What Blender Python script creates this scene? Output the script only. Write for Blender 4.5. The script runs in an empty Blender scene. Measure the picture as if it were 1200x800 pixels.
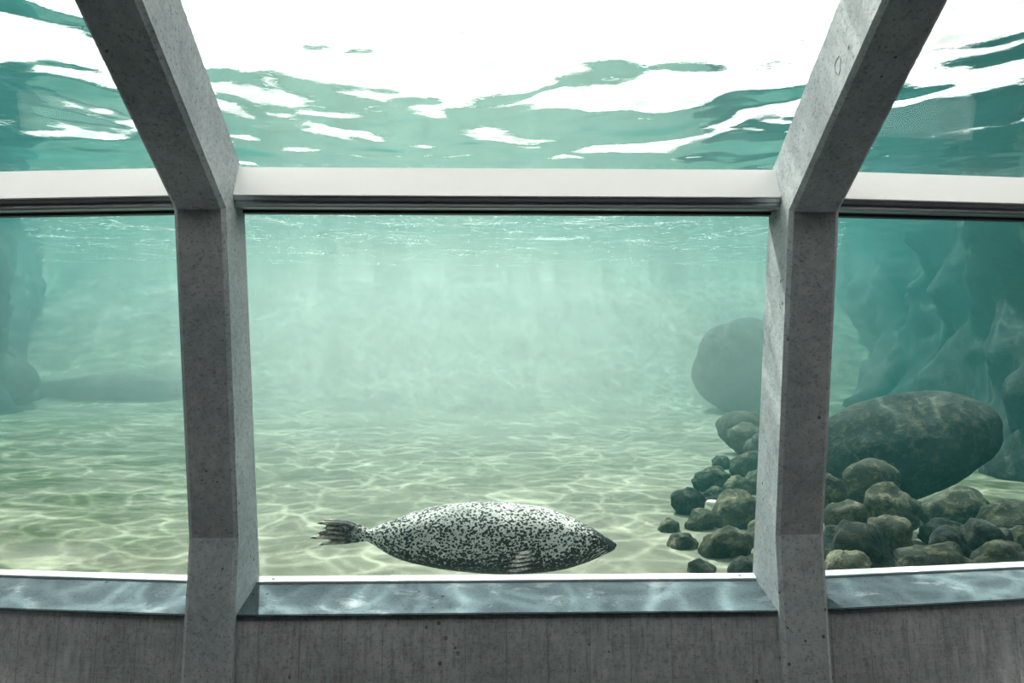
import bpy, bmesh, math, random
from mathutils import Vector, Matrix, noise

random.seed(7)
scene = bpy.context.scene
COL = scene.collection

# ------------------------------------------------------------------ place
EZ = 1.55                 # eye height above the room floor
F = 867.0                 # focal length in pixels of a 1200 px wide frame
YAW = math.radians(-1.3)  # the photographer looks slightly to the right
CX = -0.06
SURF = EZ + 2.0           # level of the water surface
BED = EZ - 1.5            # level of the sand

FWD = Vector((-math.sin(YAW), math.cos(YAW), 0))
RGT = Vector((math.cos(YAW), math.sin(YAW), 0))
EYE = Vector((CX, 0, EZ))


def P(px, py, d):
    """world point that lies at depth d (metres) behind a picture point"""
    return EYE + FWD * d + RGT * ((px - 600) * d / F) + Vector((0, 0, -(py - 400) * d / F))


# ------------------------------------------------------------------ helpers
def link(name, me, mat=None, parent=None):
    o = bpy.data.objects.new(name, me)
    COL.objects.link(o)
    if mat is not None:
        me.materials.append(mat)
    if parent is not None:
        o.parent = parent
    return o


def from_bm(name, bm, mat=None, parent=None, smooth=False):
    bmesh.ops.recalc_face_normals(bm, faces=bm.faces)
    me = bpy.data.meshes.new(name)
    bm.to_mesh(me)
    bm.free()
    if smooth:
        for p in me.polygons:
            p.use_smooth = True
    return link(name, me, mat, parent)


def empty(name, loc, parent=None):
    o = bpy.data.objects.new(name, None)
    o.empty_display_size = 0.1
    o.location = loc
    COL.objects.link(o)
    if parent is not None:
        o.parent = parent
    return o


def tag(o, label=None, cat=None, group=None, kind=None):
    if label:
        o['label'] = label
    if cat:
        o['category'] = cat
    if group:
        o['group'] = group
    if kind:
        o['kind'] = kind
    return o


def loft(bm, rings, cap=True, closed=True):
    vs = [[bm.verts.new(p) for p in r] for r in rings]
    n = len(vs[0])
    for a, b in zip(vs[:-1], vs[1:]):
        for i in range(n if closed else n - 1):
            j = (i + 1) % n
            bm.faces.new((a[i], a[j], b[j], b[i]))
    if cap:
        bm.faces.new(list(reversed(vs[0])))
        bm.faces.new(vs[-1])
    return vs


def bevel(bm, w, seg=2):
    edges = [e for e in bm.edges if len(e.link_faces) == 2 and e.calc_face_angle(0) > 0.35]
    bmesh.ops.bevel(bm, geom=edges, offset=w, segments=seg, affect='EDGES', clamp_overlap=True)


# ------------------------------------------------------------------ node helpers
def new_mat(name):
    m = bpy.data.materials.new(name)
    m.use_nodes = True
    nt = m.node_tree
    nt.nodes.clear()
    out = nt.nodes.new('ShaderNodeOutputMaterial')
    return m, nt, out


class NT:
    def __init__(self, nt):
        self.nt = nt

    def n(self, t, **kw):
        nd = self.nt.nodes.new(t)
        for k, v in kw.items():
            setattr(nd, k, v)
        return nd

    def l(self, a, b):
        self.nt.links.new(a, b)

    def put(self, sock, v):
        if isinstance(v, bpy.types.NodeSocket):
            self.l(v, sock)
        elif v is not None:
            sock.default_value = v

    def math(self, op, a, b=None, c=None, clamp=False):
        nd = self.n('ShaderNodeMath', operation=op, use_clamp=clamp)
        self.put(nd.inputs[0], a)
        if b is not None:
            self.put(nd.inputs[1], b)
        if c is not None:
            self.put(nd.inputs[2], c)
        return nd.outputs[0]

    def vmath(self, op, a, b=None):
        nd = self.n('ShaderNodeVectorMath', operation=op)
        self.put(nd.inputs[0], a)
        if b is not None:
            self.put(nd.inputs[1], b)
        return nd.outputs['Value'] if op in ('DOT_PRODUCT', 'LENGTH') else nd.outputs[0]

    def noise(self, vec, scale, detail=3, rough=0.55, dist=0.0):
        nd = self.n('ShaderNodeTexNoise')
        self.put(nd.inputs['Vector'], vec)
        nd.inputs['Scale'].default_value = scale
        nd.inputs['Detail'].default_value = detail
        nd.inputs['Roughness'].default_value = rough
        nd.inputs['Distortion'].default_value = dist
        return nd.outputs[0]

    def noisec(self, vec, scale, detail=2):
        nd = self.n('ShaderNodeTexNoise')
        self.put(nd.inputs['Vector'], vec)
        nd.inputs['Scale'].default_value = scale
        nd.inputs['Detail'].default_value = detail
        return nd.outputs[1]

    def voro(self, vec, scale, feature='F1', rnd=1.0, out='Distance'):
        nd = self.n('ShaderNodeTexVoronoi', feature=feature)
        self.put(nd.inputs['Vector'], vec)
        nd.inputs['Scale'].default_value = scale
        nd.inputs['Randomness'].default_value = rnd
        return nd.outputs[out]

    def mapping(self, vec, scale=(1, 1, 1), rot=(0, 0, 0), loc=(0, 0, 0)):
        nd = self.n('ShaderNodeMapping')
        self.put(nd.inputs['Vector'], vec)
        nd.inputs['Scale'].default_value = scale
        nd.inputs['Rotation'].default_value = rot
        nd.inputs['Location'].default_value = loc
        return nd.outputs[0]

    def rng(self, v, a, b, c=0.0, d=1.0, smooth=True):
        nd = self.n('ShaderNodeMapRange', interpolation_type='SMOOTHSTEP' if smooth else 'LINEAR')
        self.put(nd.inputs[0], v)
        for i, q in enumerate((a, b, c, d)):
            nd.inputs[i + 1].default_value = q
        return nd.outputs[0]

    def mix(self, fac, a, b, blend='MIX'):
        nd = self.n('ShaderNodeMix', data_type='RGBA', blend_type=blend)
        self.put(nd.inputs[0], fac)
        for s, v in ((nd.inputs[6], a), (nd.inputs[7], b)):
            if isinstance(v, bpy.types.NodeSocket):
                self.l(v, s)
            else:
                s.default_value = (*v, 1.0)
        return nd.outputs[2]

    def bump(self, h, strength=0.3, dist=0.01, normal=None):
        nd = self.n('ShaderNodeBump')
        nd.inputs['Strength'].default_value = strength
        nd.inputs['Distance'].default_value = dist
        self.l(h, nd.inputs['Height'])
        if normal is not None:
            self.l(normal, nd.inputs['Normal'])
        return nd.outputs[0]

    def bsdf(self, color, rough=0.6, metal=0.0, normal=None, spec=0.5):
        nd = self.n('ShaderNodeBsdfPrincipled')
        if isinstance(color, bpy.types.NodeSocket):
            self.l(color, nd.inputs['Base Color'])
        else:
            nd.inputs['Base Color'].default_value = (*color, 1)
        self.put(nd.inputs['Roughness'], rough)
        self.put(nd.inputs['Metallic'], metal)
        nd.inputs['Specular IOR Level'].default_value = spec
        if normal is not None:
            self.l(normal, nd.inputs['Normal'])
        return nd.outputs[0]


def coords(g, kind='Object'):
    return g.n('ShaderNodeTexCoord').outputs[kind]


def world_pos(g):
    return g.n('ShaderNodeNewGeometry').outputs['Position']


# ------------------------------------------------------------------ materials
def mat_concrete(name, dark, light, boards=False, scuff=None, rough=0.75, spec=0.35):
    m, nt, out = new_mat(name)
    g = NT(nt)
    pos = world_pos(g)
    big = g.noise(pos, 2.2, 4, 0.6)
    fine = g.noise(pos, 26.0, 5, 0.7)
    grain = g.noise(pos, 160.0, 2, 0.6)
    f = g.math('ADD', g.math('MULTIPLY', big, 0.55), g.math('MULTIPLY', fine, 0.45))
    col = g.mix(g.rng(f, 0.33, 0.68), dark, light)
    # dark blotches of damp
    blot = g.noise(g.mapping(pos, (9, 9, 14)), 1.0, 6, 0.75, 0.4)
    col = g.mix(g.math('MULTIPLY', g.rng(blot, 0.53, 0.70), 0.38), col, tuple(c * 0.5 for c in dark))
    speck = g.noise(pos, 75.0, 4, 0.75)
    col = g.mix(g.math('MULTIPLY', g.rng(speck, 0.53, 0.64), 0.6), col, tuple(c * 0.4 for c in dark))
    # pits left by air bubbles
    pit = g.voro(pos, 17.0, 'F1')
    size = g.noise(pos, 5.0, 1)
    pm = g.math('LESS_THAN', pit, g.math('MULTIPLY', g.rng(size, 0.47, 0.72), 0.16))
    col = g.mix(g.math('MULTIPLY', pm, 0.8), col, tuple(c * 0.15 for c in dark))
    height = g.math('SUBTRACT', g.math('ADD', g.math('MULTIPLY', fine, 0.6), g.math('MULTIPLY', grain, 0.25)), g.math('MULTIPLY', pm, 1.2))
    if boards:
        sx = g.n('ShaderNodeSeparateXYZ')
        g.l(pos, sx.inputs[0])
        u = g.math('DIVIDE', sx.outputs[0], 0.175)
        wob = g.math('MULTIPLY', g.noise(g.mapping(pos, (3, 3, 1)), 1.0, 2), 0.12)
        u = g.math('ADD', u, wob)
        fr = g.math('FRACT', u)
        edge = g.math('MINIMUM', fr, g.math('SUBTRACT', 1.0, fr))
        line = g.math('SUBTRACT', 1.0, g.rng(edge, 0.0, 0.02))
        cell = g.n('ShaderNodeTexWhiteNoise', noise_dimensions='1D')
        g.l(g.math('FLOOR', u), cell.inputs['W'])
        tone = cell.outputs['Value']
        col = g.mix(g.math('MULTIPLY', tone, 0.16), col, light)
        col = g.mix(g.math('MULTIPLY', g.math('SUBTRACT', 1.0, tone), 0.12), col, tuple(c * 0.6 for c in dark))
        col = g.mix(g.math('MULTIPLY', line, 0.45), col, tuple(c * 0.4 for c in dark))
        # grain of the shuttering boards
        wood = g.noise(g.mapping(pos, (60, 60, 3.0)), 1.0, 4, 0.6)
        saw = g.noise(g.mapping(pos, (4, 4, 110)), 1.0, 3, 0.7)
        col = g.mix(g.math('MULTIPLY', g.rng(wood, 0.45, 0.72), 0.5), col, tuple(c * 0.5 for c in dark))
        col = g.mix(g.math('MULTIPLY', g.rng(saw, 0.52, 0.7), 0.30), col, light)
        # pale runs down the wall
        run = g.noise(g.mapping(pos, (7, 7, 1.2)), 1.0, 4, 0.6)
        col = g.mix(g.math('MULTIPLY', g.rng(run, 0.56, 0.72), 0.30), col, tuple(min(1, c * 1.5) for c in light))
        height = g.math('ADD', height, g.math('ADD', g.math('MULTIPLY', line, -1.2), g.math('ADD', g.math('MULTIPLY', wood, 0.5), g.math('MULTIPLY', saw, 0.3))))
    if scuff:
        sc = g.noise(g.mapping(pos, (5, 9, 9)), 1.0, 6, 0.72, 0.6)
        sc2 = g.noise(pos, 2.6, 2)
        k = g.math('MULTIPLY', g.rng(sc, 0.53, 0.64), g.rng(sc2, 0.42, 0.62))
        col = g.mix(g.math('MULTIPLY', k, 0.75), col, scuff)
    nrm = g.bump(height, 0.35, 0.004)
    r = g.rng(fine, 0.3, 0.7, rough - 0.12, rough + 0.1)
    g.l(g.bsdf(col, r, 0, nrm, spec), out.inputs[0])
    return m


def mat_plain(name, color, rough=0.5, metal=0.0, var=0.12, scale=20.0, bump=0.1):
    m, nt, out = new_mat(name)
    g = NT(nt)
    pos = world_pos(g)
    nz = g.noise(pos, scale, 4, 0.6)
    col = g.mix(nz, tuple(c * (1 - var) for c in color), tuple(min(1, c * (1 + var)) for c in color))
    nrm = g.bump(nz, bump, 0.003)
    g.l(g.bsdf(col, rough, metal, nrm), out.inputs[0])
    return m


def mat_glass():
    m, nt, out = new_mat('aquarium_glass')
    g = NT(nt)
    geo = g.n('ShaderNodeNewGeometry')
    cs = g.math('ABSOLUTE', g.vmath('DOT_PRODUCT', geo.outputs['Incoming'], geo.outputs['Normal']))
    fr = g.math('ADD', 0.008, g.math('MULTIPLY', g.math('POWER', g.math('SUBTRACT', 1.0, cs), 5.0), 0.3))
    tr = g.n('ShaderNodeBsdfTransparent')
    tr.inputs[0].default_value = (0.985, 0.995, 0.99, 1)
    gl = g.n('ShaderNodeBsdfGlossy')
    gl.inputs['Roughness'].default_value = 0.02
    mx = g.n('ShaderNodeMixShader')
    g.l(fr, mx.inputs[0])
    g.l(tr.outputs[0], mx.inputs[1])
    g.l(gl.outputs[0], mx.inputs[2])
    g.l(mx.outputs[0], out.inputs[0])
    return m


def caustic_lines(g, pos):
    """net of bright lines that a rippled surface throws"""
    w = g.noisec(g.mapping(pos, (1, 1, 0)), 1.6, 2)
    w = g.vmath('MULTIPLY', g.vmath('SUBTRACT', w, (0.5, 0.5, 0.5)), (0.55, 0.55, 0.0))
    p = g.vmath('ADD', g.mapping(pos, (1, 1, 0)), w)
    a = g.voro(p, 2.3, 'DISTANCE_TO_EDGE')
    b = g.voro(g.mapping(p, (1, 1, 1), (0, 0, 0.7), (3.1, 1.7, 0)), 4.3, 'DISTANCE_TO_EDGE')
    la = g.math('DIVIDE', 0.035, g.math('ADD', a, 0.035))
    lb = g.math('DIVIDE', 0.05, g.math('ADD', b, 0.05))
    la = g.math('POWER', la, 1.6)
    lb = g.math('POWER', lb, 1.7)
    mod = g.rng(g.noise(g.mapping(pos, (1, 1, 0)), 0.8, 2), 0.35, 0.65, 0.35, 1.0)
    return g.math('MULTIPLY', g.math('ADD', g.math('MULTIPLY', la, 1.0), g.math('MULTIPLY', lb, 0.55)), mod)


def mat_surface():
    """underside of the water surface: a window to the sky at steep angles, a mirror at flat ones"""
    m, nt, out = new_mat('water_surface')
    g = NT(nt)
    pos = world_pos(g)
    p2 = g.mapping(pos, (1, 1, 0))
    w1 = g.noise(g.mapping(p2, (1, 1, 1), (0, 0, 0.35)), 0.62, 1, 0.4, 0.5)
    w2 = g.noise(g.mapping(p2, (1, 1, 1), (0, 0, 0.35), (4, 2, 0)), 1.5, 1, 0.4, 0.5)
    sy = g.n('ShaderNodeSeparateXYZ')
    g.l(pos, sy.inputs[0])
    ruff = g.rng(sy.outputs[1], 8.0, 14.0, 0.06, 1.0)      # calm by the quay, ruffled by wind farther out
    w3 = g.noise(p2, 5.0, 3, 0.55, 0.8)
    h = g.math('ADD', g.math('ADD', g.math('MULTIPLY', w1, WAVE[0]), g.math('MULTIPLY', w2, WAVE[1])), g.math('MULTIPLY', ruff, g.math('ADD', g.math('MULTIPLY', w3, WAVE[2]), g.math('MULTIPLY', g.noise(p2, 11.0, 2, 0.5, 1.0), WAVE[3]))))
    nrm = g.bump(h, 1.0, 1.0)
    inc = g.n('ShaderNodeNewGeometry').outputs['Incoming']
    c = g.math('ABSOLUTE', g.vmath('DOT_PRODUCT', inc, nrm))
    refl = g.rng(c, CRIT - 0.012, CRIT + 0.012, 1.0, 0.02)
    li = caustic_lines(g, pos)
    k = g.math('ADD', 0.20, g.math('MULTIPLY', li, 1.35))
    cc = g.n('ShaderNodeCombineColor')
    for i in range(3):
        g.l(k, cc.inputs[i])
    tr = g.n('ShaderNodeBsdfTransparent')
    g.l(cc.outputs[0], tr.inputs[0])
    gl = g.n('ShaderNodeBsdfGlossy')
    gl.inputs['Roughness'].default_value = 0.0
    gl.inputs['Color'].default_value = (1, 1, 1, 1)
    g.l(nrm, gl.inputs['Normal'])
    mx = g.n('ShaderNodeMixShader')
    g.l(refl, mx.inputs[0])
    g.l(tr.outputs[0], mx.inputs[1])
    g.l(gl.outputs[0], mx.inputs[2])
    g.l(mx.outputs[0], out.inputs[0])
    return m


def mat_water():
    m, nt, out = new_mat('pond_water')
    g = NT(nt)
    sc = g.n('ShaderNodeVolumeScatter')
    sc.inputs['Color'].default_value = (*W_SCAT, 1)
    sc.inputs['Density'].default_value = W_DENS
    sc.inputs['Anisotropy'].default_value = W_G
    ab = g.n('ShaderNodeVolumeAbsorption')
    ab.inputs['Color'].default_value = (*W_ABS, 1)
    ab.inputs['Density'].default_value = W_ABSD
    ad = g.n('ShaderNodeAddShader')
    g.l(sc.outputs[0], ad.inputs[0])
    g.l(ab.outputs[0], ad.inputs[1])
    g.l(ad.outputs[0], out.inputs['Volume'])
    return m


def mat_haze():
    m, nt, out = new_mat('brightening_haze')
    g = NT(nt)
    sc = g.n('ShaderNodeVolumeScatter')
    sc.inputs['Color'].default_value = (*SILT, 1)
    sc.inputs['Density'].default_value = HAZE_D
    sc.inputs['Anisotropy'].default_value = W_G
    g.l(sc.outputs[0], out.inputs['Volume'])
    return m


def mat_sand():
    m, nt, out = new_mat('pond_sand')
    g = NT(nt)
    pos = world_pos(g)
    a = g.noise(pos, 0.55, 4, 0.6)
    b = g.noise(pos, 3.2, 5, 0.65)
    c = g.noise(pos, 55.0, 4, 0.7)
    col = g.mix(g.rng(a, 0.35, 0.65), (0.13, 0.14, 0.105), (0.18, 0.19, 0.145))
    col = g.mix(g.math('MULTIPLY', g.rng(b, 0.5, 0.72), 0.45), col, (0.08, 0.10, 0.07))
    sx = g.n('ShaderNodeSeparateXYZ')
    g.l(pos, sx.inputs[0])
    mottle = g.noise(g.mapping(pos, (1.0, 1.6, 1)), 1.1, 5, 0.65, 0.4)
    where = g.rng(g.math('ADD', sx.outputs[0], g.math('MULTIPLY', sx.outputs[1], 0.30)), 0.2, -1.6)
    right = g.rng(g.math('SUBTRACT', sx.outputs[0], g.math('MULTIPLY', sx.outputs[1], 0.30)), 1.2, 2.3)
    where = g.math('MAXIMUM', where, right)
    k = g.math('MULTIPLY', where, g.rng(mottle, 0.30, 0.62))
    col = g.mix(g.math('MULTIPLY', k, 0.85), col, (0.040, 0.058, 0.026))      # darkening towards both sides put into the sand colour, in green patches
    col = g.mix(g.math('MULTIPLY', g.rng(c, 0.55, 0.75), 0.4), col, (0.065, 0.078, 0.06))
    nrm = g.bump(g.math('ADD', g.math('MULTIPLY', b, 1.0), g.math('MULTIPLY', c, 0.12)), 0.5, 0.06)
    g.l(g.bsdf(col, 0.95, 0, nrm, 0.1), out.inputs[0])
    return m


def mat_rock(name, dark, light, algae):
    m, nt, out = new_mat(name)
    g = NT(nt)
    pos = world_pos(g)
    a = g.noise(pos, 3.0, 5, 0.62, 0.3)
    b = g.noise(pos, 14.0, 6, 0.7, 0.5)
    c = g.noise(pos, 70.0, 3, 0.7)
    col = g.mix(g.rng(a, 0.35, 0.65), dark, light)
    col = g.mix(g.math('MULTIPLY', g.rng(b, 0.48, 0.66), 0.8), col, algae)
    col = g.mix(g.math('MULTIPLY', g.rng(c, 0.55, 0.75), 0.5), col, tuple(q * 0.4 for q in dark))
    nrm = g.bump(g.math('ADD', b, g.math('MULTIPLY', c, 0.35)), 0.7, 0.03)
    g.l(g.bsdf(col, 0.9, 0, nrm, 0.15), out.inputs[0])
    return m


def mat_seal():
    m, nt, out = new_mat('spotted_seal_fur')
    g = NT(nt)
    ob = coords(g, 'Object')
    warp = g.vmath('MULTIPLY', g.vmath('SUBTRACT', g.noisec(ob, 34.0, 2), (0.5, 0.5, 0.5)), (0.028, 0.028, 0.028))
    p = g.vmath('ADD', g.mapping(ob, (0.8, 1.0, 1.05)), warp)
    s1 = g.voro(p, 72.0, 'F1')
    s2 = g.voro(g.mapping(p, loc=(5.3, 2.1, 0.4)), 120.0, 'F1')
    sx = g.n('ShaderNodeSeparateXYZ')
    g.l(ob, sx.inputs[0])
    # the coat carries more spots low on the flank and on the head
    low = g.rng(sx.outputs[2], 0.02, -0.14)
    head = g.rng(sx.outputs[0], 0.56, 0.74)
    tail = g.rng(sx.outputs[0], -0.50, -0.60)
    dens = g.math('MAXIMUM', low, g.math('MULTIPLY', head, 0.9))
    patch = g.noise(ob, 7.0, 3, 0.6)
    thr = g.math('ADD', g.math('ADD', 0.485, g.math('MULTIPLY', dens, 0.24)), g.math('MULTIPLY', g.math('SUBTRACT', patch, 0.5), 0.42))
    d1 = g.math('SUBTRACT', thr, s1)
    k1 = g.rng(d1, -0.05, 0.06)
    thr2 = g.math('ADD', g.math('ADD', 0.30, g.math('MULTIPLY', dens, 0.28)), g.math('MULTIPLY', g.math('SUBTRACT', patch, 0.5), 0.5))
    k2 = g.rng(g.math('SUBTRACT', thr2, s2), -0.05, 0.07)
    k = g.math('MAXIMUM', k1, k2)
    tone = g.noise(ob, 5.0, 3, 0.5)
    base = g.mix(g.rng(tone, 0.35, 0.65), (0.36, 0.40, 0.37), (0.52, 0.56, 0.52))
    base = g.mix(g.math('MULTIPLY', low, 0.55), base, (0.20, 0.24, 0.23))  # belly shade painted into the fur, besides its denser spots
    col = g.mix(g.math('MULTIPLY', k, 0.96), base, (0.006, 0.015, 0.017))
    fl = g.n('ShaderNodeAttribute', attribute_name='flipper').outputs['Fac']
    streak = g.noise(g.mapping(ob, (18, 70, 130)), 1.0, 3, 0.6)
    dg_ = g.n('ShaderNodeAttribute', attribute_name='digit').outputs['Fac']
    kd = g.math('ADD', dg_, g.math('MULTIPLY', g.math('SUBTRACT', streak, 0.5), 0.30))
    hind = g.math('LESS_THAN', sx.outputs[0], 0.0)
    fcol = g.mix(hind, (0.60, 0.60, 0.53), g.mix(g.rng(streak, 0.42, 0.58), (0.10, 0.095, 0.08), (0.42, 0.40, 0.33)))
    kd = g.math("SUBTRACT", kd, g.math("MULTIPLY", hind, 0.10))
    fcol = g.mix(g.rng(kd, 0.41, 0.56), fcol, (0.02, 0.026, 0.025))
    fcol = g.mix(g.math('MULTIPLY', k2, 0.6), fcol, (0.03, 0.036, 0.035))
    fade = g.math('MAXIMUM', hind, g.rng(sx.outputs[0], 0.42, 0.32))
    fl = g.math('MULTIPLY', fl, fade)
    col = g.mix(g.math('MULTIPLY', g.rng(fl, 0.35, 1.0), 0.9), col, fcol)
    muzzle = g.rng(sx.outputs[0], 0.765, 0.81)
    col = g.mix(g.math('MULTIPLY', muzzle, 0.75), col, (0.05, 0.058, 0.055))
    hair = g.noise(g.mapping(ob, (30, 160, 160)), 1.0, 3, 0.7)
    nrm = g.bump(hair, 0.25, 0.004)
    g.l(g.bsdf(col, 0.6, 0, nrm, 0.15), out.inputs[0])
    return m


# ------------------------------------------------------------------ tuning
WAVE = (0.150, 0.036, 0.014, 0.014)
CRIT = 0.300
W_SCAT = (0.25, 1.0, 0.98)
SILT = (1.0, 0.83, 0.76)
HAZE_D = 0.0100
W_DENS = 0.013
W_G = 0.35
W_ABS = (0.33, 0.56, 0.57)
W_ABSD = 0.11
SKY = (1.0, 0.975, 0.92)
SKY_STR = 10.0
SKY_GLOW = 5.0
SUN_STR = 46.0
SUN_EL, SUN_AZ = 60.0, -20.0     # azimuth from straight ahead, negative is left
EXPOSURE = -1.08

M_PILLAR = mat_concrete('pillar_concrete', (0.29, 0.335, 0.35), (0.50, 0.545, 0.56))
M_WALL = mat_concrete('board_marked_concrete', (0.29, 0.32, 0.325), (0.54, 0.575, 0.58), boards=True)
M_SILL = mat_concrete('sill_concrete', (0.05, 0.077, 0.088), (0.077, 0.107, 0.12), scuff=(0.17, 0.20, 0.21), rough=0.88, spec=0.12)
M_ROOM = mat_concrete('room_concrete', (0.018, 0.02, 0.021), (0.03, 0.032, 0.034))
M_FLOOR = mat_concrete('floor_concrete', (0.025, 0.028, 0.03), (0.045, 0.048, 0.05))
M_BEAM = mat_plain('white_painted_steel', (0.95, 0.95, 0.94), 0.45, 0, 0.02, 6.0, 0.03)
M_STEEL = mat_plain('brushed_steel', (0.42, 0.45, 0.47), 0.32, 0.85, 0.15, 40.0, 0.06)
M_FRAME = mat_plain('pale_aluminium', (0.45, 0.51, 0.53), 0.5, 0.0, 0.06, 30.0, 0.05)
M_RUBBER = mat_plain('dark_gasket', (0.02, 0.025, 0.028), 0.5, 0, 0.2, 30.0, 0.05)
M_GLASS = mat_glass()
M_SURF = mat_surface()
M_WATER = mat_water()
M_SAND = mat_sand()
M_HAZE = mat_haze()
M_ROCKS = [
    mat_rock('algae_rock', (0.014, 0.021, 0.018), (0.036, 0.043, 0.032), (0.10, 0.097, 0.052)),
    mat_rock('olive_rock', (0.021, 0.028, 0.022), (0.055, 0.06, 0.044), (0.15, 0.14, 0.078)),
    mat_rock('grey_rock', (0.010, 0.017, 0.017), (0.024, 0.032, 0.028), (0.065, 0.068, 0.045)),
]
M_BANK = mat_rock('dark_bank_rock', (0.008, 0.015, 0.014), (0.014, 0.022, 0.02), (0.02, 0.028, 0.022))  # nearly black, so the added bank shows only as darker water
M_SEAL = mat_seal()
M_BLACK = mat_plain('wet_black', (0.008, 0.009, 0.01), 0.12, 0, 0.1, 30, 0.02)
M_CLAW = mat_plain('horn_claw', (0.06, 0.055, 0.05), 0.4)
M_WHISK = mat_plain('pale_whisker', (0.55, 0.55, 0.48), 0.5)
M_PALE = mat_plain('pale_stone', (0.75, 0.74, 0.68), 0.7, 0, 0.2, 30, 0.3)

# ------------------------------------------------------------------ the viewing gallery
ANG = math.radians(6.5)
PIV_X, PIV_Y = 1.255, 3.2
HALF_P = 0.104                   # half the width of a pillar


def place(bay, u, y, h):
    """bay -1, 0, 1; u = along the bay (for the side bays from the pillar's middle outward)"""
    if bay == 0:
        return Vector((u, y, EZ + h))
    v = y - PIV_Y
    x = PIV_X + u * math.cos(ANG) - v * math.sin(ANG)
    yy = PIV_Y + u * math.sin(ANG) + v * math.cos(ANG)
    return Vector((bay * x, yy, EZ + h))


def span(bay):
    return (-PIV_X + HALF_P - 0.01, PIV_X - HALF_P + 0.01) if bay == 0 else (0.08, 2.75)


def extrude_profile(name, bay, prof, mat, parent=None, inset=0.0, bev=0.0, cuts=1, uu=None):
    a, b = uu or span(bay)
    a, b = a + inset, b - inset
    bm = bmesh.new()
    loft(bm, [[place(bay, a + (b - a) * i / cuts, y, h) for y, h in prof] for i in range(cuts + 1)])
    bmesh.ops.recalc_face_normals(bm, faces=bm.faces)
    if bev:
        bevel(bm, bev)
    o = from_bm(name, bm, mat, None)
    if parent is not None:
        o.parent = parent
        o.matrix_parent_inverse = Matrix.Translation(parent.location).inverted()
    return o


def slab(p, q, t0, t1):
    """four profile points: the segment p-q thickened from offset t0 to t1 along its normal (away from the viewer)"""
    d = Vector((q[0] - p[0], q[1] - p[1])).normalized()
    n = Vector((d.y, -d.x))
    if n.x < 0:
        n = -n
    return [(p[0] + n.x * t0, p[1] + n.y * t0), (q[0] + n.x * t0, q[1] + n.y * t0),
            (q[0] + n.x * t1, q[1] + n.y * t1), (p[0] + n.x * t1, p[1] + n.y * t1)]


G_BOT, G_TOP = (3.45, -1.10), (3.265, 0.60)
R_BOT, R_TOP = (3.175, 0.742), (1.95, 1.622)

# pillars -----------------------------------------------------------
def pillar(sign):
    fr = [(1.95, 1.298), (3.012, 0.532), (3.16, -0.831), (3.05, -1.55)]
    bk = [(1.95, 1.64), (3.225, 0.735), (3.455, -1.10), (3.47, -1.55)]
    c = 0.017
    rings = []
    for (yf, hf), (yb, hb) in zip(fr, bk):
        dy, dh = yb - yf, hb - hf
        L = math.hypot(dy, dh)
        yc, hc = yf + dy / L * c, hf + dh / L * c
        w = HALF_P
        rings.append([Vector((sign * PIV_X + x, y, EZ + h)) for x, y, h in
                      ((-w, yb, hb), (-w, yc, hc), (-w + c, yf, hf), (w - c, yf, hf), (w, yc, hc), (w, yb, hb))])
    bm = bmesh.new()
    loft(bm, rings)
    return from_bm('pillar', bm, M_PILLAR)


pl = tag(pillar(-1), 'bent grey concrete pillar on the left side of the middle window', 'pillar', 'concrete pillars between the windows', 'structure')
pr = tag(pillar(1), 'bent grey concrete pillar on the right side of the middle window', 'pillar', 'concrete pillars between the windows', 'structure')

# ring shaped mark on the inner face of the right pillar
dv = FWD + RGT * ((982 - 600) / F) + Vector((0, 0, (400 - 77) / F))
tt = (PIV_X - HALF_P - EYE.x) / dv.x
bm = bmesh.new()
rg = []
for i in range(28):
    a = 2 * math.pi * i / 28
    wob = 1 + 0.12 * math.sin(3 * a + 1) + 0.06 * math.sin(7 * a)
    c_ = Vector((0, math.cos(a) * 0.022 * wob, math.sin(a) * 0.030 * wob))
    o_ = c_.normalized()
    w_ = 0.0016 + 0.0008 * math.sin(5 * a)
    rg.append([c_ + o_ * w_ * math.cos(b_) + Vector((0.0012 * math.sin(b_), 0, 0)) for b_ in (0, math.pi / 2, math.pi, 3 * math.pi / 2)])
rg.append(rg[0])
loft(bm, rg, cap=False)
bmesh.ops.remove_doubles(bm, verts=bm.verts, dist=1e-6)
for v in bm.verts:
    v.co += EYE + dv * tt
from_bm('ring_mark', bm, M_ROOM, pr, True)['label'] = 'dark ring shaped mark'

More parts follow.
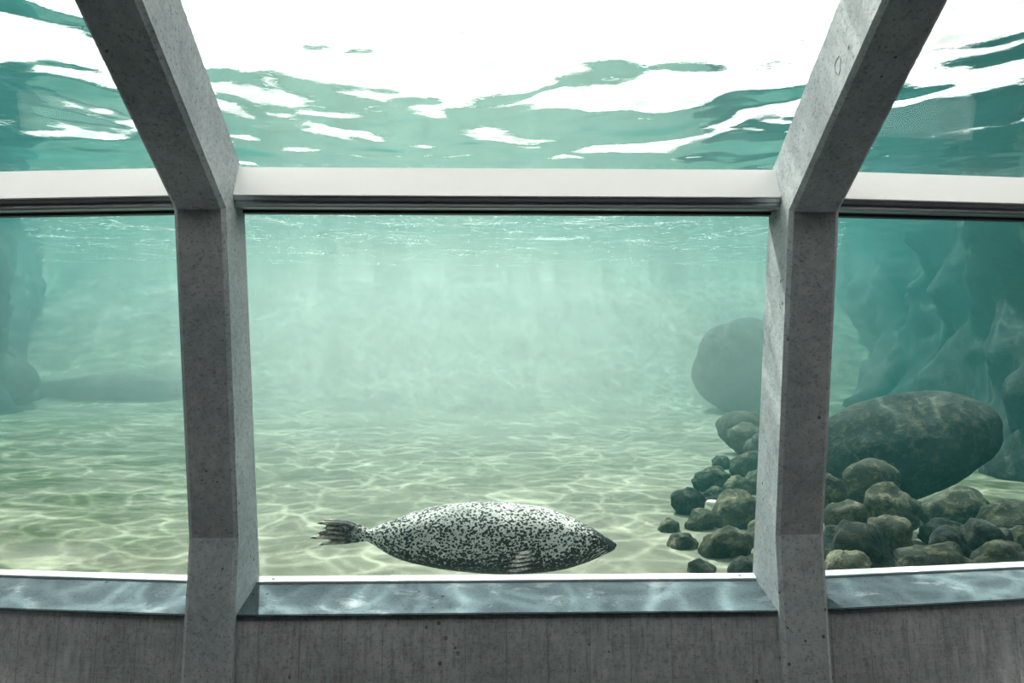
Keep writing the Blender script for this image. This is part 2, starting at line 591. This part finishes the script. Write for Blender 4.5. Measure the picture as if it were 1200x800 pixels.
BAY_WORD = {-1: 'left', 0: 'middle', 1: 'right'}
wn = 0
for bay in (-1, 0, 1):
    side = BAY_WORD[bay]
    a, b = span(bay)
    mid = (a + b) / 2
    # parapet wall
    w = extrude_profile('wall_' + {-1: 'left_window', 0: 'middle_window', 1: 'right_window'}[bay], bay,
                        [(3.155, -1.165), (3.10, -1.55), (3.47, -1.55), (3.47, -1.15)], M_WALL)
    tag(w, 'board marked grey concrete wall below the %s window' % side, 'wall', 'walls below the windows', 'structure')
    # sloped sill
    s = extrude_profile('sill', bay, [(3.142, -1.152), (3.142, -1.164), (3.475, -1.164), (3.475, -1.108), (3.405, -1.108)], M_SILL, bev=0.003)
    tag(s, 'sloping scuffed concrete sill of the %s window' % side, 'sill', 'window sills', 'structure')
    # beam between the lower and the upper pane
    bt = empty('beam', place(bay, mid, 3.15, 0.60))
    tag(bt, 'white horizontal beam above the %s window' % side, 'beam', 'white beams', 'structure')
    extrude_profile('beam_face', bay, [(3.175, 0.745), (3.103, 0.607), (3.268, 0.607), (3.225, 0.72)], M_BEAM, bt, bev=0.004)
    extrude_profile('metal_channel', bay, [(3.112, 0.607), (3.112, 0.590), (3.122, 0.587), (3.122, 0.578), (3.118, 0.572),
                                           (3.125, 0.562), (3.264, 0.572), (3.262, 0.606)], M_STEEL, bt, inset=0.004, bev=0.0015)
    # lower window
    wn += 1
    wl = empty('window_%d' % wn, place(bay, mid, G_BOT[0], G_BOT[1]))
    tag(wl, 'tall lower glass pane of the %s window looking under water' % side, 'window', 'lower window panes', 'structure')
    extrude_profile('glass_pane', bay, slab(G_BOT, G_TOP, 0.0, 0.025), M_GLASS, wl)
    extrude_profile('frame_strip', bay, [(3.405, -1.108), (3.405, -1.097), (3.447, -1.085), (3.449, -1.108)], M_FRAME, wl, bev=0.001)
    extrude_profile('gasket', bay, [(3.225, 0.572), (3.225, 0.556), (3.268, 0.556), (3.268, 0.572)], M_RUBBER, wl)
    # screws in the strip
    for t in (0.035, 0.965):
        bm = bmesh.new()
        bmesh.ops.create_uvsphere(bm, u_segments=10, v_segments=6, radius=0.007)
        bmesh.ops.scale(bm, vec=(1, 1, 0.5), verts=bm.verts)
        bmesh.ops.translate(bm, vec=place(bay, a + (b - a) * t, 3.428, -1.0895), verts=bm.verts)
        o = from_bm('screw', bm, M_STEEL, None, True)
        o.parent = wl
        o.matrix_parent_inverse = Matrix.Translation(wl.location).inverted()
    # upper window
    wn += 1
    wu = empty('window_%d' % wn, place(bay, mid, R_BOT[0], R_BOT[1]))
    tag(wu, 'sloping upper glass pane of the %s window under the water surface' % side, 'window', 'upper window panes', 'structure')
    extrude_profile('glass_pane', bay, slab(R_BOT, R_TOP, 0.0, 0.025), M_GLASS, wu)


def box(name, lo, hi, mat):
    bm = bmesh.new()
    bmesh.ops.create_cube(bm, size=1)
    for v in bm.verts:
        v.co = Vector([lo[i] + (v.co[i] + 0.5) * (hi[i] - lo[i]) for i in range(3)])
    return from_bm(name, bm, mat)


tag(box('floor', (-3.9, -3.2, -0.15), (3.9, 3.1, 0.0), M_FLOOR), 'grey concrete floor of the viewing room', 'floor', None, 'structure')
SKX, SKY0, SKY1 = 3.3, 1.46, 1.85       # skylight opening added to light the wall, beam and pillars
bm = bmesh.new()
for lo, hi in (((-3.9, -3.2), (-SKX, 1.93)), ((SKX, -3.2), (3.9, 1.93)), ((-SKX, -3.2), (SKX, SKY0)), ((-SKX, SKY1), (SKX, 1.93))):
    vs = [bm.verts.new((x, y, z)) for z in (EZ + 1.6, EZ + 1.85) for x, y in ((lo[0], lo[1]), (hi[0], lo[1]), (hi[0], hi[1]), (lo[0], hi[1]))]
    for f in ((0, 1, 2, 3), (4, 5, 6, 7), (0, 1, 5, 4), (1, 2, 6, 5), (2, 3, 7, 6), (3, 0, 4, 7)):
        bm.faces.new([vs[i] for i in f])
tag(from_bm('ceiling', bm, M_ROOM), 'grey concrete ceiling over the viewing room with an added skylight opening', 'ceiling', None, 'structure')
tag(box('window_7', (-SKX - 0.1, SKY0 - 0.1, EZ + 1.851), (SKX + 0.1, SKY1 + 0.06, EZ + 1.87), M_GLASS), 'flat added skylight pane in the ceiling that lights the concrete', 'window', None, 'structure')
tag(box('wall_back', (-3.9, -3.3, 0.0), (3.9, -3.1, EZ + 1.6), M_ROOM), 'grey concrete wall behind the viewer', 'wall', None, 'structure')
tag(box('wall_left', (-4.1, -3.2, 0.0), (-3.85, 3.62, EZ + 2.06), M_ROOM), 'grey concrete wall closing the left end', 'wall', None, 'structure')
tag(box('wall_right', (3.85, -3.2, 0.0), (4.1, 3.62, EZ + 2.06), M_ROOM), 'grey concrete wall closing the right end', 'wall', None, 'structure')

for bay, nm in ((-1, 'wall_left_quay'), (1, 'wall_right_quay')):
    q = extrude_profile(nm, bay, [(1.8, -1.55), (1.93, -1.55), (1.93, 2.06), (1.8, 2.06)], M_ROOM, uu=(2.9, 22))
    tag(q, 'grey concrete quay wall of the pond beyond the %s end of the viewing room' % BAY_WORD[bay], 'wall', None, 'structure')

# ------------------------------------------------------------------ the pond
def bed_z(x, y):
    z = BED + 0.05 * (noise.noise(Vector((x * 0.35, y * 0.35, 1.3)))) + 0.018 * noise.noise(Vector((x * 1.3, y * 1.3, 4.1)))
    # the left side rises into a low bank
    k = max(0.0, min(1.0, (-x - 2.0) / 5.0))
    z += 0.10 * k * k * (3 - 2 * k)
    # banks that close the pond
    for d, a, b in ((y, 15.0, 27.0), (-x, 4.5 + 0.45 * y, 7.5 + 0.45 * y), (x, 4.2 + 0.32 * y, 6.2 + 0.32 * y)):
        t = max(0.0, min(1.0, (d - a) / (b - a)))
        z += 4.2 * t * t * (3 - 2 * t)
    return z


def grid(name, x0, x1, y0, y1, st, fz, mat):
    nx, ny = int((x1 - x0) / st), int((y1 - y0) / st)
    vs = [(x0 + (x1 - x0) * i / nx, y0 + (y1 - y0) * j / ny) for j in range(ny + 1) for i in range(nx + 1)]
    me = bpy.data.meshes.new(name)
    me.from_pydata([(x, y, fz(x, y)) for x, y in vs], [],
                   [(j * (nx + 1) + i, j * (nx + 1) + i + 1, (j + 1) * (nx + 1) + i + 1, (j + 1) * (nx + 1) + i)
                    for j in range(ny) for i in range(nx)])
    for p in me.polygons:
        p.use_smooth = True
    return link(name, me, mat)


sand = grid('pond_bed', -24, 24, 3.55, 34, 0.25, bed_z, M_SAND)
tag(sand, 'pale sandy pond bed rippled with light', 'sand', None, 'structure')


def bank(name, sign, base, slope, label):  # dark backdrop added to make the water towards the sides darker
    nu, nv = 150, 46
    vs, fs = [], []
    for i in range(nu + 1):
        y = 3.7 + 29.0 * i / nu
        for j in range(nv + 1):
            t = j / nv
            z = BED - 0.35 + 3.95 * t
            x = base + slope * y + 1.3 * t + 0.5 * math.sin(t * math.pi)
            q = Vector((x * 0.6, y * 0.6, z * 0.8 + sign * 7))
            x += 0.9 * noise.noise(q) + 0.32 * abs(noise.noise(q * 2.1)) + 0.08 * noise.noise(q * 5.3)
            vs.append((sign * x, y, z + 0.12 * noise.noise(q * 3 + Vector((9, 9, 9)))))
    for i in range(nu):
        for j in range(nv):
            a = i * (nv + 1) + j
            fs.append((a, a + 1, a + nv + 2, a + nv + 1))
    me = bpy.data.meshes.new(name)
    me.from_pydata(vs, [], fs)
    for p in me.polygons:
        p.use_smooth = True
    o = link(name, me, M_BANK)
    tag(o, label, 'rock bank', None, 'structure')
    return o


bank('added_bank', 1, 2.65, 0.30, 'steep dark rock bank added to darken the water on the right')
bank('added_bank', -1, 2.7, 0.43, 'steep dark rock bank added to darken the water on the left')

# body of water: closed shape behind the panes
DEEP = BED - 0.5
stations = [-23.0, -PIV_X, PIV_X, 23.0]
rings = []
o1 = [Vector(p) for p in slab(G_BOT, G_TOP, 0.035, 0.05)[:2]]
o2 = [Vector(p) for p in slab(R_BOT, R_TOP, 0.035, 0.05)[:2]]
for x in stations:
    dy = max(0.0, abs(x) - PIV_X) * math.tan(ANG)
    pts = [(o1[0].x + 0.01, DEEP - EZ), (o1[0].x, o1[0].y), (o1[1].x, o1[1].y), (o2[0].x, o2[0].y), (o2[1].x, o2[1].y), (o2[1].x, 2.02)]
    rings.append([Vector((x, y + dy, EZ + h)) for y, h in pts] + [Vector((x, 33.5, EZ + 2.02)), Vector((x, 33.5, DEEP))])
bm = bmesh.new()
loft(bm, rings)
water = from_bm('pond_water', bm, M_WATER)
tag(water, 'hazy green pond water behind the windows', 'water', None, 'stuff')
me = bpy.data.meshes.new('water_surface')
me.from_pydata([(-24, 2.0, SURF), (24, 2.0, SURF), (24, 34, SURF), (-24, 34, SURF)], [], [(0, 1, 2, 3)])
ws = link('water_surface', me, M_SURF, water)

# haze volume added to brighten the middle of the water, thinning outwards
cloud = None
for k, sc_ in enumerate((1.0, 0.84, 0.68, 0.52)):
    bm = bmesh.new()
    bmesh.ops.create_icosphere(bm, subdivisions=4, radius=1.0)
    for v in bm.verts:
        d = v.co.normalized()
        q = (abs(d.x) ** 4 + abs(d.y) ** 4 + abs(d.z) ** 4) ** -0.25
        q = 0.5 + 0.5 * q
        f = 1 + 0.10 * noise.noise(d * 2.2 + Vector((k * 7.0, 0, 0)))
        v.co = Vector((d.x * q * f * 5.7 * sc_, d.y * q * f * 7.6 * sc_, d.z * q * 1.75 * (0.55 + 0.45 * sc_)))
    o = from_bm('added_haze' if k == 0 else 'denser_haze', bm, M_HAZE, cloud, True)
    if k == 0:
        o.location = (-0.9, 12.2, EZ + 0.0)
        tag(o, 'added pale cloud of silt hanging over the sand', 'haze', None, 'stuff')
        cloud = o

# ------------------------------------------------------------------ rocks
def rock(bb, d, label, mat=0, seed=0, depth=0.82, rough=0.24, flat=0.0, tilt=0.0, name='rock', group='rocks on the pond bed', sink=0.0, skew=0.0, cat='rock', cuts=0, sub=4, box=0.0):
    x0, y0, x1, y1 = bb
    rx = (x1 - x0) / 2 * d / F
    rz = (y1 - y0) / 2 * d / F
    ry = depth * (rx + rz) / 2
    c = P((x0 + x1) / 2, (y0 + y1) / 2, d)
    bm = bmesh.new()
    bmesh.ops.create_icosphere(bm, subdivisions=sub, radius=1.0)
    rnd = random.Random(seed * 13 + 5)
    off = Vector((rnd.uniform(-50, 50), rnd.uniform(-50, 50), rnd.uniform(-50, 50)))
    planes = []
    for _ in range(cuts):
        n = Vector((rnd.gauss(0, 1), rnd.gauss(0, 1), rnd.gauss(0, 0.8))).normalized()
        planes.append((n, rnd.uniform(0.62, 0.86)))
    for v in bm.verts:
        p = v.co.copy()
        if box:
            p *= 1 + box * ((abs(p.x) ** 3 + abs(p.y) ** 3 + abs(p.z) ** 3) ** (-1 / 3) - 1)
        for n, q in planes:
            t = p.dot(n) - q
            if t > 0:
                p -= n * t * 0.85
        f = 1 + rough * 1.5 * noise.noise(p * 0.9 + off) + rough * 0.7 * noise.noise(p * 2.1 + off) + rough * 0.28 * noise.noise(p * 5 + off)
        p = p * f
        if p.z < 0:
            p.z *= 1 - flat * 0.4
        p.x += skew * p.z
        v.co = p
    # fit to the size wanted
    for i, r in enumerate((rx, ry, rz)):
        lo, hi = min(v.co[i] for v in bm.verts), max(v.co[i] for v in bm.verts)
        for v in bm.verts:
            v.co[i] = ((v.co[i] - lo) / (hi - lo) * 2 - 1) * r
    if tilt:
        bmesh.ops.rotate(bm, verts=bm.verts, cent=(0, 0, 0), matrix=Matrix.Rotation(tilt, 3, 'Y'))
    o = from_bm(name, bm, M_ROCKS[mat] if isinstance(mat, int) else mat, None, True)
    o.location = c + Vector((0, 0, -sink))
    o.rotation_euler = (0, 0, YAW)
    tag(o, label, cat, group)
    return o


G1, G2 = 'rocks piled beside the sand in the middle window', 'rocks piled below the large boulder'
rocks = [
    # far
    dict(bb=(812, 372, 945, 488), d=15.5, label='large hazy boulder far off, near the right edge of the middle window', name='boulder', mat=2, seed=1, rough=0.13, skew=-0.15, group='large boulders', cat='boulder'),
    dict(bb=(-95, 405, 41, 482), d=15.5, label='dark boulder far off at the left edge of the left window', name='boulder', mat=2, seed=2, rough=0.12, group='large boulders', cat='boulder'),
    dict(bb=(40, 438, 240, 480), d=16.5, label='long low dark rock ledge far behind the sand in the left window', name='rock_ledge', mat=2, seed=3, rough=0.12, depth=0.4, group=None),
    # pile of the middle window, from the back
    dict(bb=(842, 481, 903, 537), d=9.9, label='rounded boulder topmost of the pile in the middle window', mat=0, seed=4, group=G1),
    dict(bb=(852, 494, 896, 533), d=9.3, label='pale olive rock leaning on the front of the topmost pile boulder', mat=1, seed=5, group=G1),
    dict(bb=(872, 503, 935, 545), d=8.7, label='rock half hidden by the pillar beside the topmost pile boulder', mat=1, seed=6, group=G1),
    dict(bb=(853, 527, 902, 565), d=8.2, label='round pale topped rock below the topmost pile boulder', mat=1, seed=7, group=G1),
    dict(bb=(834, 533, 858, 553), d=8.7, label='small round rock above the wide dark rock in the pile', mat=0, seed=8, group=G1),
    dict(bb=(811, 546, 857, 579), d=7.5, label='wide dark rock on the sand side of the pile, above the pale pebble', mat=0, seed=9, group=G1),
    dict(bb=(848, 556, 882, 584), d=7.2, label='small light olive rock to the right of the wide dark rock', mat=1, seed=10, group=G1),
    dict(bb=(871, 547, 912, 590), d=7.4, label='rock cut by the pillar edge halfway down the middle window pile', mat=1, seed=11, group=G1),
    dict(bb=(785, 570, 827, 607), d=6.45, label='dark blocky rock standing alone on the sand left of the pale pebble', mat=2, seed=12, group=G1, cuts=5),
    dict(bb=(823, 569, 853, 594), d=6.95, label='round olive rock directly behind the pale pebble', mat=1, seed=13, group=G1),
    dict(bb=(836, 573, 888, 632), d=6.0, label='tall big olive rock right of the pale pebble', mat=1, seed=14, group=G1, rough=0.2),
    dict(bb=(802, 595, 839, 627), d=5.95, label='sloping olive rock in front of the pale pebble', mat=1, seed=15, group=G1, rough=0.2),
    dict(bb=(819, 615, 884, 662), d=5.2, label='broad dark rock low in the pile, largest near the sill', mat=0, seed=16, group=G1),
    dict(bb=(782, 624, 818, 656), d=5.4, label='low sandy rock left of the broad dark rock near the sill', mat=1, seed=17, group=G1),
    dict(bb=(801, 654, 840, 686), d=4.85, label='rock at the sill in front of the low sandy rock', mat=0, seed=18, group=G1),
    dict(bb=(874, 610, 906, 650), d=5.4, label='upright rock against the pillar beside the broad dark rock', mat=1, seed=19, group=G1),
    dict(bb=(852, 652, 896, 690), d=4.75, label='flat rock at the sill below the broad dark rock', mat=2, seed=20, group=G1),
    dict(bb=(771, 606, 797, 632), d=5.9, label='low sand dusted rock farthest left of the middle window pile', mat=1, seed=21, group=G1),
    # pile of the right window
    dict(bb=(944, 458, 1171, 588), d=6.75, label='huge smooth egg shaped boulder on top of the right window pile', name='boulder', mat=2, seed=33, rough=0.07, depth=0.85, skew=0.34, box=0.0, group='large boulders', cat='boulder', sub=5, flat=0.0),
    dict(bb=(1158, 498, 1310, 632), d=8.3, label='hazy teal boulder behind the huge egg shaped boulder, at the right edge', name='boulder', mat=2, seed=23, group='large boulders', cat='boulder'),
    dict(bb=(983, 537, 1052, 600), d=5.95, label='pale topped rock tucked under the left end of the huge egg shaped boulder', mat=1, seed=24, group=G2, rough=0.2),
    dict(bb=(950, 553, 995, 604), d=5.7, label='pale olive rock against the right pillar below the huge boulder', mat=1, seed=25, group=G2),
    dict(bb=(1014, 565, 1079, 630), d=5.5, label='tall rounded rock in the middle of the right window pile', mat=1, seed=26, group=G2),
    dict(bb=(1070, 570, 1160, 628), d=5.9, label='wide mossy rock under the lower tip of the huge egg shaped boulder', mat=0, seed=27, group=G2),
    dict(bb=(966, 586, 1020, 632), d=5.3, label='pale knobbly rock by the right pillar above the angular slab', mat=1, seed=28, group=G2, rough=0.2),
    dict(bb=(1146, 584, 1240, 640), d=5.5, label='wide mossy rock cut by the right edge of the photo', mat=0, seed=29, group=G2),
    dict(bb=(1012, 604, 1072, 652), d=5.12, label='round topped rock in front of the tall rounded rock', mat=1, seed=30, group=G2),
    dict(bb=(1076, 606, 1131, 645), d=5.45, label='flat topped rock below the wide mossy rock', mat=2, seed=31, group=G2, cuts=4),
    dict(bb=(1122, 608, 1185, 662), d=5.06, label='dark domed rock near the right end of the pile', mat=2, seed=32, group=G2),
    dict(bb=(1180, 615, 1206, 652), d=5.2, label='small round rock at the right edge beside the dark domed rock', mat=1, seed=22, group=G2),
    dict(bb=(1089, 617, 1136, 662), d=4.92, label='pointed dark stone leaning in front of the flat topped rock', mat=2, seed=34, group=G2, cuts=7, tilt=0.35),
    dict(bb=(964, 612, 1058, 680), d=4.86, label='large angular dark slab by the right pillar with a sloping ridge', mat=2, seed=35, group=G2, cuts=8, tilt=0.3),
    dict(bb=(1048, 634, 1142, 690), d=4.62, label='wide low rock at the sill in the middle of the right window', mat=0, seed=36, group=G2),
    dict(bb=(1136, 632, 1222, 692), d=4.66, label='wide mossy rock at the sill in the right corner', mat=0, seed=37, group=G2),
    dict(bb=(966, 645, 1022, 690), d=4.55, label='rounded rock at the sill against the right pillar', mat=1, seed=38, group=G2),
    dict(bb=(950, 638, 984, 664), d=5.25, label='small round rock wedged between the right pillar and the angular slab', mat=1, seed=39, group=G2),
]
for r in rocks:
    if r.get('group') is None:
        r['group'] = None
    rock(**r)
rock((827, 585, 843, 594), 6.55, 'small pale pebble lying among the middle window rocks', mat=M_PALE, seed=50, name='pebble', group=None, cat='pebble', sub=3)

# ------------------------------------------------------------------ the seal
K = 0.001538


def sp(cx, cy, y=0.0):
    return Vector(((cx - 580) * K, y, (210 - cy) * K))


def spp(cx, cy, y=0.0):
    """like sp, for a point that stands out from the flank by y"""
    d = 4.0 + y
    px, py = 350 + cx / 3, 560 + cy / 3
    return Vector(((px - 600) * d / F - (350 + 580 / 3 - 600) * 4.0 / F, y, (560 + 210 / 3 - 400) * 4.0 / F - (py - 400) * d / F))


body = [(238, 188, 220), (250, 182, 225), (270, 172, 236), (300, 160, 256), (330, 149, 272), (370, 133, 287), (410, 118, 297), (450, 106, 305),
        (500, 97, 315), (560, 90, 322), (620, 86, 328), (680, 85, 332), (740, 88, 333), (800, 95, 331), (850, 103, 328), (900, 116, 322),
        (940, 131, 315), (970, 144, 307), (1000, 159, 298), (1020, 169, 291), (1040, 181, 283), (1060, 194, 274), (1078, 205, 266),
        (1092, 213, 260), (1104, 221, 255), (1111, 227, 250), (1114, 232, 244)]


def half_w(cx, h):
    if cx < 300:
        return h * 1.15
    if cx < 950:
        return h * 1.02
    t = min(1, (cx - 950) / 110)
    return h * (1.02 - 0.06 * t)


bm = bmesh.new()
rings = []
NSEG = 40
for cx, t, b in body:
    h = (b - t) / 2 * K
    c = sp(cx, (t + b) / 2)
    w = half_w(cx, h)
    rings.append([c + Vector((0, w * math.cos(a), h * math.sin(a))) for a in (2 * math.pi * i / NSEG for i in range(NSEG))])
loft(bm, rings)


def limb(bm, pts, radii, flat=1.0, n=12):
    """tapered tube through points; flat squeezes it sideways (y)"""
    rr = []
    for i, p in enumerate(pts):
        t = (pts[min(i + 1, len(pts) - 1)] - pts[max(i - 1, 0)]).normalized()
        u = Vector((0, 1, 0))
        u = (u - t * u.dot(t)).normalized()
        v = t.cross(u)
        rr.append([p + u * (radii[i] * flat * math.cos(a)) + v * (radii[i] * math.sin(a)) for a in (2 * math.pi * k / n for k in range(n))])
    # rounded ends
    for end in (0, -1):
        p = pts[end]
        t = (pts[end] - pts[1 if end == 0 else -2]).normalized() * radii[end]
        ring = [p + t * 0.6 + (q - p) * 0.7 for q in rr[end]]
        tip = [p + t * 0.95 + (q - p) * 0.2 for q in rr[end]]
        if end == 0:
            rr = [tip, ring] + rr
        else:
            rr = rr + [ring, tip]
    loft(bm, rr)


claws = []
FLIP = []            # where the flippers lie, so that their coat can differ
# hind flippers: two, each with five toes joined by web
for side, dy, shift in ((-1, -0.022, 0), (1, 0.03, 6)):
    toes = [((165, 160), (76, 156), 9.5), ((165, 177), (96, 172), 7.5), ((165, 191), (78, 187), 8), ((165, 205), (54, 204), 9.5), ((165, 219), (86, 227), 8.0)]
    for (mx, my), (tx, ty), r in toes:
        spread = dy * 1.0 + side * 0.012 * ((ty - 190) / 35.0)
        tx2, ty2 = tx + shift * 2.5, ty - shift * 0.7
        pts = [sp(250, 203, dy * 0.4), sp(215, 200 + (my - 200) * 0.45, dy * 0.8), sp(mx, my, spread), sp((mx + tx2) / 2 - 2, (my + ty2) / 2 - 2, spread), sp(tx2, ty2, spread)]
        limb(bm, pts, [15 * K, 14 * K, r * 0.9 * K, r * 0.85 * K, r * 0.6 * K], 0.9)
        FLIP.append((pts[1:], r * 1.3 * K))
        if side < 0:
            claws.append((sp(tx2 + 6, ty2 - 2, spread - 0.008), sp(tx2 - 7, ty2 + 1, spread - 0.010), 0.0045))
    # web
    for (x0, y0, x1, y1) in ((166, 168, 166, 217), (181, 173, 181, 215), (198, 180, 198, 213)):
        limb(bm, [sp(x0, y0, dy), sp(x0, (y0 + y1) / 2, dy), sp(x1, y1, dy)], [9 * K] * 3, 0.45)


def flank(cx, cy):
    """sideways half-width of the body at a picture point"""
    for (c0, t0, b0), (c1, t1, b1) in zip(body[:-1], body[1:]):
        if c0 <= cx <= c1:
            f = (cx - c0) / (c1 - c0)
            t, b = t0 + (t1 - t0) * f, b0 + (b1 - b0) * f
            h = (b - t) / 2
            q = max(-1, min(1, (cy - (t + b) / 2) / h))
            return half_w(cx, h * K) * math.sqrt(max(0, 1 - q * q))
    return 0.0


# fore flippers on both flanks
for side in (-1, 1):
    ends = [(770, 264), (755, 277), (745, 292), (738, 308), (734, 327)]
    for i, (tx, ty) in enumerate(ends):
        mx, my = 815 + i * 3, 258 + i * 13
        q = lambda cx, cy, out: (lambda v: Vector((v.x, side * -v.y, v.z)))(spp(cx, cy, -(flank(cx, 262) + out)))
        pts = [q(900, 262 + i * 6, -0.045), q(862, 256 + i * 9, 0.006), q(mx, my, 0.020), q(tx + 27, ty - 2, 0.030), q(tx, ty, 0.034)]
        limb(bm, pts, [15 * K, 13 * K, 8.0 * K, 6.4 * K, 4.2 * K], 0.8)
        FLIP.append((pts[2:], 12 * K))
        if side < 0:
            claws.append((pts[4] + Vector((0.008, -0.004, 0.001)), pts[4] + Vector((-0.012, -0.004, -0.004)), 0.0038))
    for cx in (806, 822, 840):
        limb(bm, [q(cx, 268, 0.012), q(cx, 288, 0.015), q(cx - 8, 308, 0.018)], [8 * K] * 3, 0.5)
# brow, cheeks and nose pad give the head its shape
for side in (-1, 1):
    limb(bm, [sp(1010, 196, side * 0.062), sp(1040, 204, side * 0.046)], [17 * K, 13 * K], 1.0)
    limb(bm, [sp(1056, 238, side * 0.030), sp(1088, 241, side * 0.022), sp(1103, 240, side * 0.012)], [19 * K, 16 * K, 10 * K], 1.0)
limb(bm, [sp(1100, 231, 0), sp(1112, 235, 0)], [9 * K, 7 * K], 1.5)
bmesh.ops.recalc_face_normals(bm, faces=bm.faces)
tmp_me = bpy.data.meshes.new('seal_rough')
bm.to_mesh(tmp_me)
bm.free()
tmp = link('seal_rough', tmp_me)
md = tmp.modifiers.new('r', 'REMESH')
md.mode = 'VOXEL'
md.voxel_size = 0.0052
md2 = tmp.modifiers.new('s', 'SMOOTH')
md2.factor = 0.5
md2.iterations = 3
dg = bpy.context.evaluated_depsgraph_get()
me = bpy.data.meshes.new_from_object(tmp.evaluated_get(dg))
me.name = 'seal'
bpy.data.objects.remove(tmp)
for p in me.polygons:
    p.use_smooth = True
att = me.attributes.new('flipper', 'FLOAT', 'POINT')
vals = []
dig = []
for v in me.vertices:
    best, near = 0.0, 9.0
    if v.co.x < -0.45 or (0.18 < v.co.x < 0.46 and abs(v.co.y) > 0.15):
        for pts, rad in FLIP:
            for a, b in zip(pts[:-1], pts[1:]):
                ab = b - a
                t = max(0.0, min(1.0, (v.co - a).dot(ab) / ab.length_squared))
                d = (v.co - (a + ab * t)).length / rad
                best = max(best, max(0.0, min(1.0, 1.7 - d)))
                near = min(near, d)
    vals.append(best)
    dig.append(min(near, 2.0))
att.data.foreach_set('value', vals)
att2 = me.attributes.new('digit', 'FLOAT', 'POINT')
att2.data.foreach_set('value', dig)
me.materials.clear()
seal = link('seal', me, M_SEAL)
SEAL_D = 4.0
seal.location = P(350 + 580 / 3, 560 + 210 / 3, SEAL_D)
seal.rotation_euler = (0, 0, YAW)
tag(seal, 'black and white spotted seal gliding over the sand behind the middle window', 'seal')


def tube_obj(name, p, q, r0, r1, mat, sag=None):
    b = bmesh.new()
    pts = [p, (p + q) / 2 + (sag or Vector((0, 0, 0))), q]
    limb(b, pts, [r0, (r0 + r1) / 2, r1], 1.0, 8)
    return from_bm(name, b, mat, seal, True)


for p, q, r in claws:
    tube_obj('claw', p, q, r, r * 0.35, M_CLAW)
for i in range(7):
    a = sp(1076 + (i % 2) * 8, 232 + i * 3.2, -0.040)
    b = sp(1012 + i * 5, 236 + i * 7.5, -0.080)
    w = tube_obj('whisker', a, b, 0.0016, 0.0008, M_WHISK, Vector((0, -0.008, 0.003)))
for i in range(7):
    a = sp(1076 + (i % 2) * 8, 232 + i * 3.2, 0.040)
    b = sp(1012 + i * 5, 236 + i * 7.5, 0.080)
    w = tube_obj('whisker', a, b, 0.0016, 0.0008, M_WHISK, Vector((0, 0.008, 0.003)))
for side in (-1, 1):
    b = bmesh.new()
    bmesh.ops.create_uvsphere(b, u_segments=16, v_segments=10, radius=0.015)
    bmesh.ops.scale(b, vec=(1.3, 1, 0.75), verts=b.verts)
    bmesh.ops.translate(b, vec=sp(1036, 206, side * (flank(1036, 206) + 0.004)), verts=b.verts)
    from_bm('eye', b, M_BLACK, seal, True)['label'] = 'dark eye'
b = bmesh.new()
bmesh.ops.create_uvsphere(b, u_segments=16, v_segments=10, radius=0.014)
bmesh.ops.scale(b, vec=(0.8, 1.3, 1.0), verts=b.verts)
bmesh.ops.translate(b, vec=sp(1110, 235, 0), verts=b.verts)
from_bm('nose', b, M_BLACK, seal, True)['label'] = 'black nose'

# ------------------------------------------------------------------ light
w = bpy.data.worlds.new('sky')
scene.world = w
w.use_nodes = True
bg = w.node_tree.nodes['Background']
bg.inputs[0].default_value = (*SKY, 1)
bg.inputs[1].default_value = 1.0
g = NT(w.node_tree)
el, az = math.radians(SUN_EL - 8), math.radians(SUN_AZ)
glow = g.vmath('DOT_PRODUCT', g.vmath('NORMALIZE', coords(g, 'Generated')), (math.sin(az) * math.cos(el), math.cos(az) * math.cos(el), math.sin(el)))
st = g.math('ADD', SKY_STR, g.math('MULTIPLY', g.math('POWER', g.math('MAXIMUM', glow, 0.0), 5.0), SKY_GLOW))
g.l(st, bg.inputs[1])

sd = bpy.data.lights.new('sun', 'SUN')
sd.energy = SUN_STR
sd.angle = math.radians(0.6)
sd.color = (1.0, 0.96, 0.88)
so = bpy.data.objects.new('sun', sd)
COL.objects.link(so)
el, az = math.radians(SUN_EL), math.radians(SUN_AZ)
to_sun = Vector((math.sin(az) * math.cos(el), math.cos(az) * math.cos(el), math.sin(el)))
so.rotation_euler = to_sun.to_track_quat('Z', 'Y').to_euler()
so.location = (0, 10, 12)

# ------------------------------------------------------------------ camera
cd = bpy.data.cameras.new('camera')
cam = bpy.data.objects.new('camera', cd)
COL.objects.link(cam)
cd.sensor_width = 36.0
cd.lens = 36.0 * F / 1200.0
cd.clip_end = 200
cam.location = EYE
cam.rotation_euler = (math.radians(90), 0, YAW)
scene.camera = cam

# ------------------------------------------------------------------ rendering
scene.view_settings.view_transform = 'Standard'
scene.view_settings.look = 'None'
scene.view_settings.gamma = 1.0
scene.view_settings.use_curve_mapping = False
scene.view_settings.exposure = EXPOSURE
c = scene.cycles
c.max_bounces = 10
c.diffuse_bounces = 4
c.glossy_bounces = 4
c.transmission_bounces = 6
c.volume_bounces = 2
c.transparent_max_bounces = 16
c.caustics_reflective = False
c.caustics_refractive = False
c.sample_clamp_indirect = 6.0
c.use_denoising = True
c.denoiser = 'OPENIMAGEDENOISE'
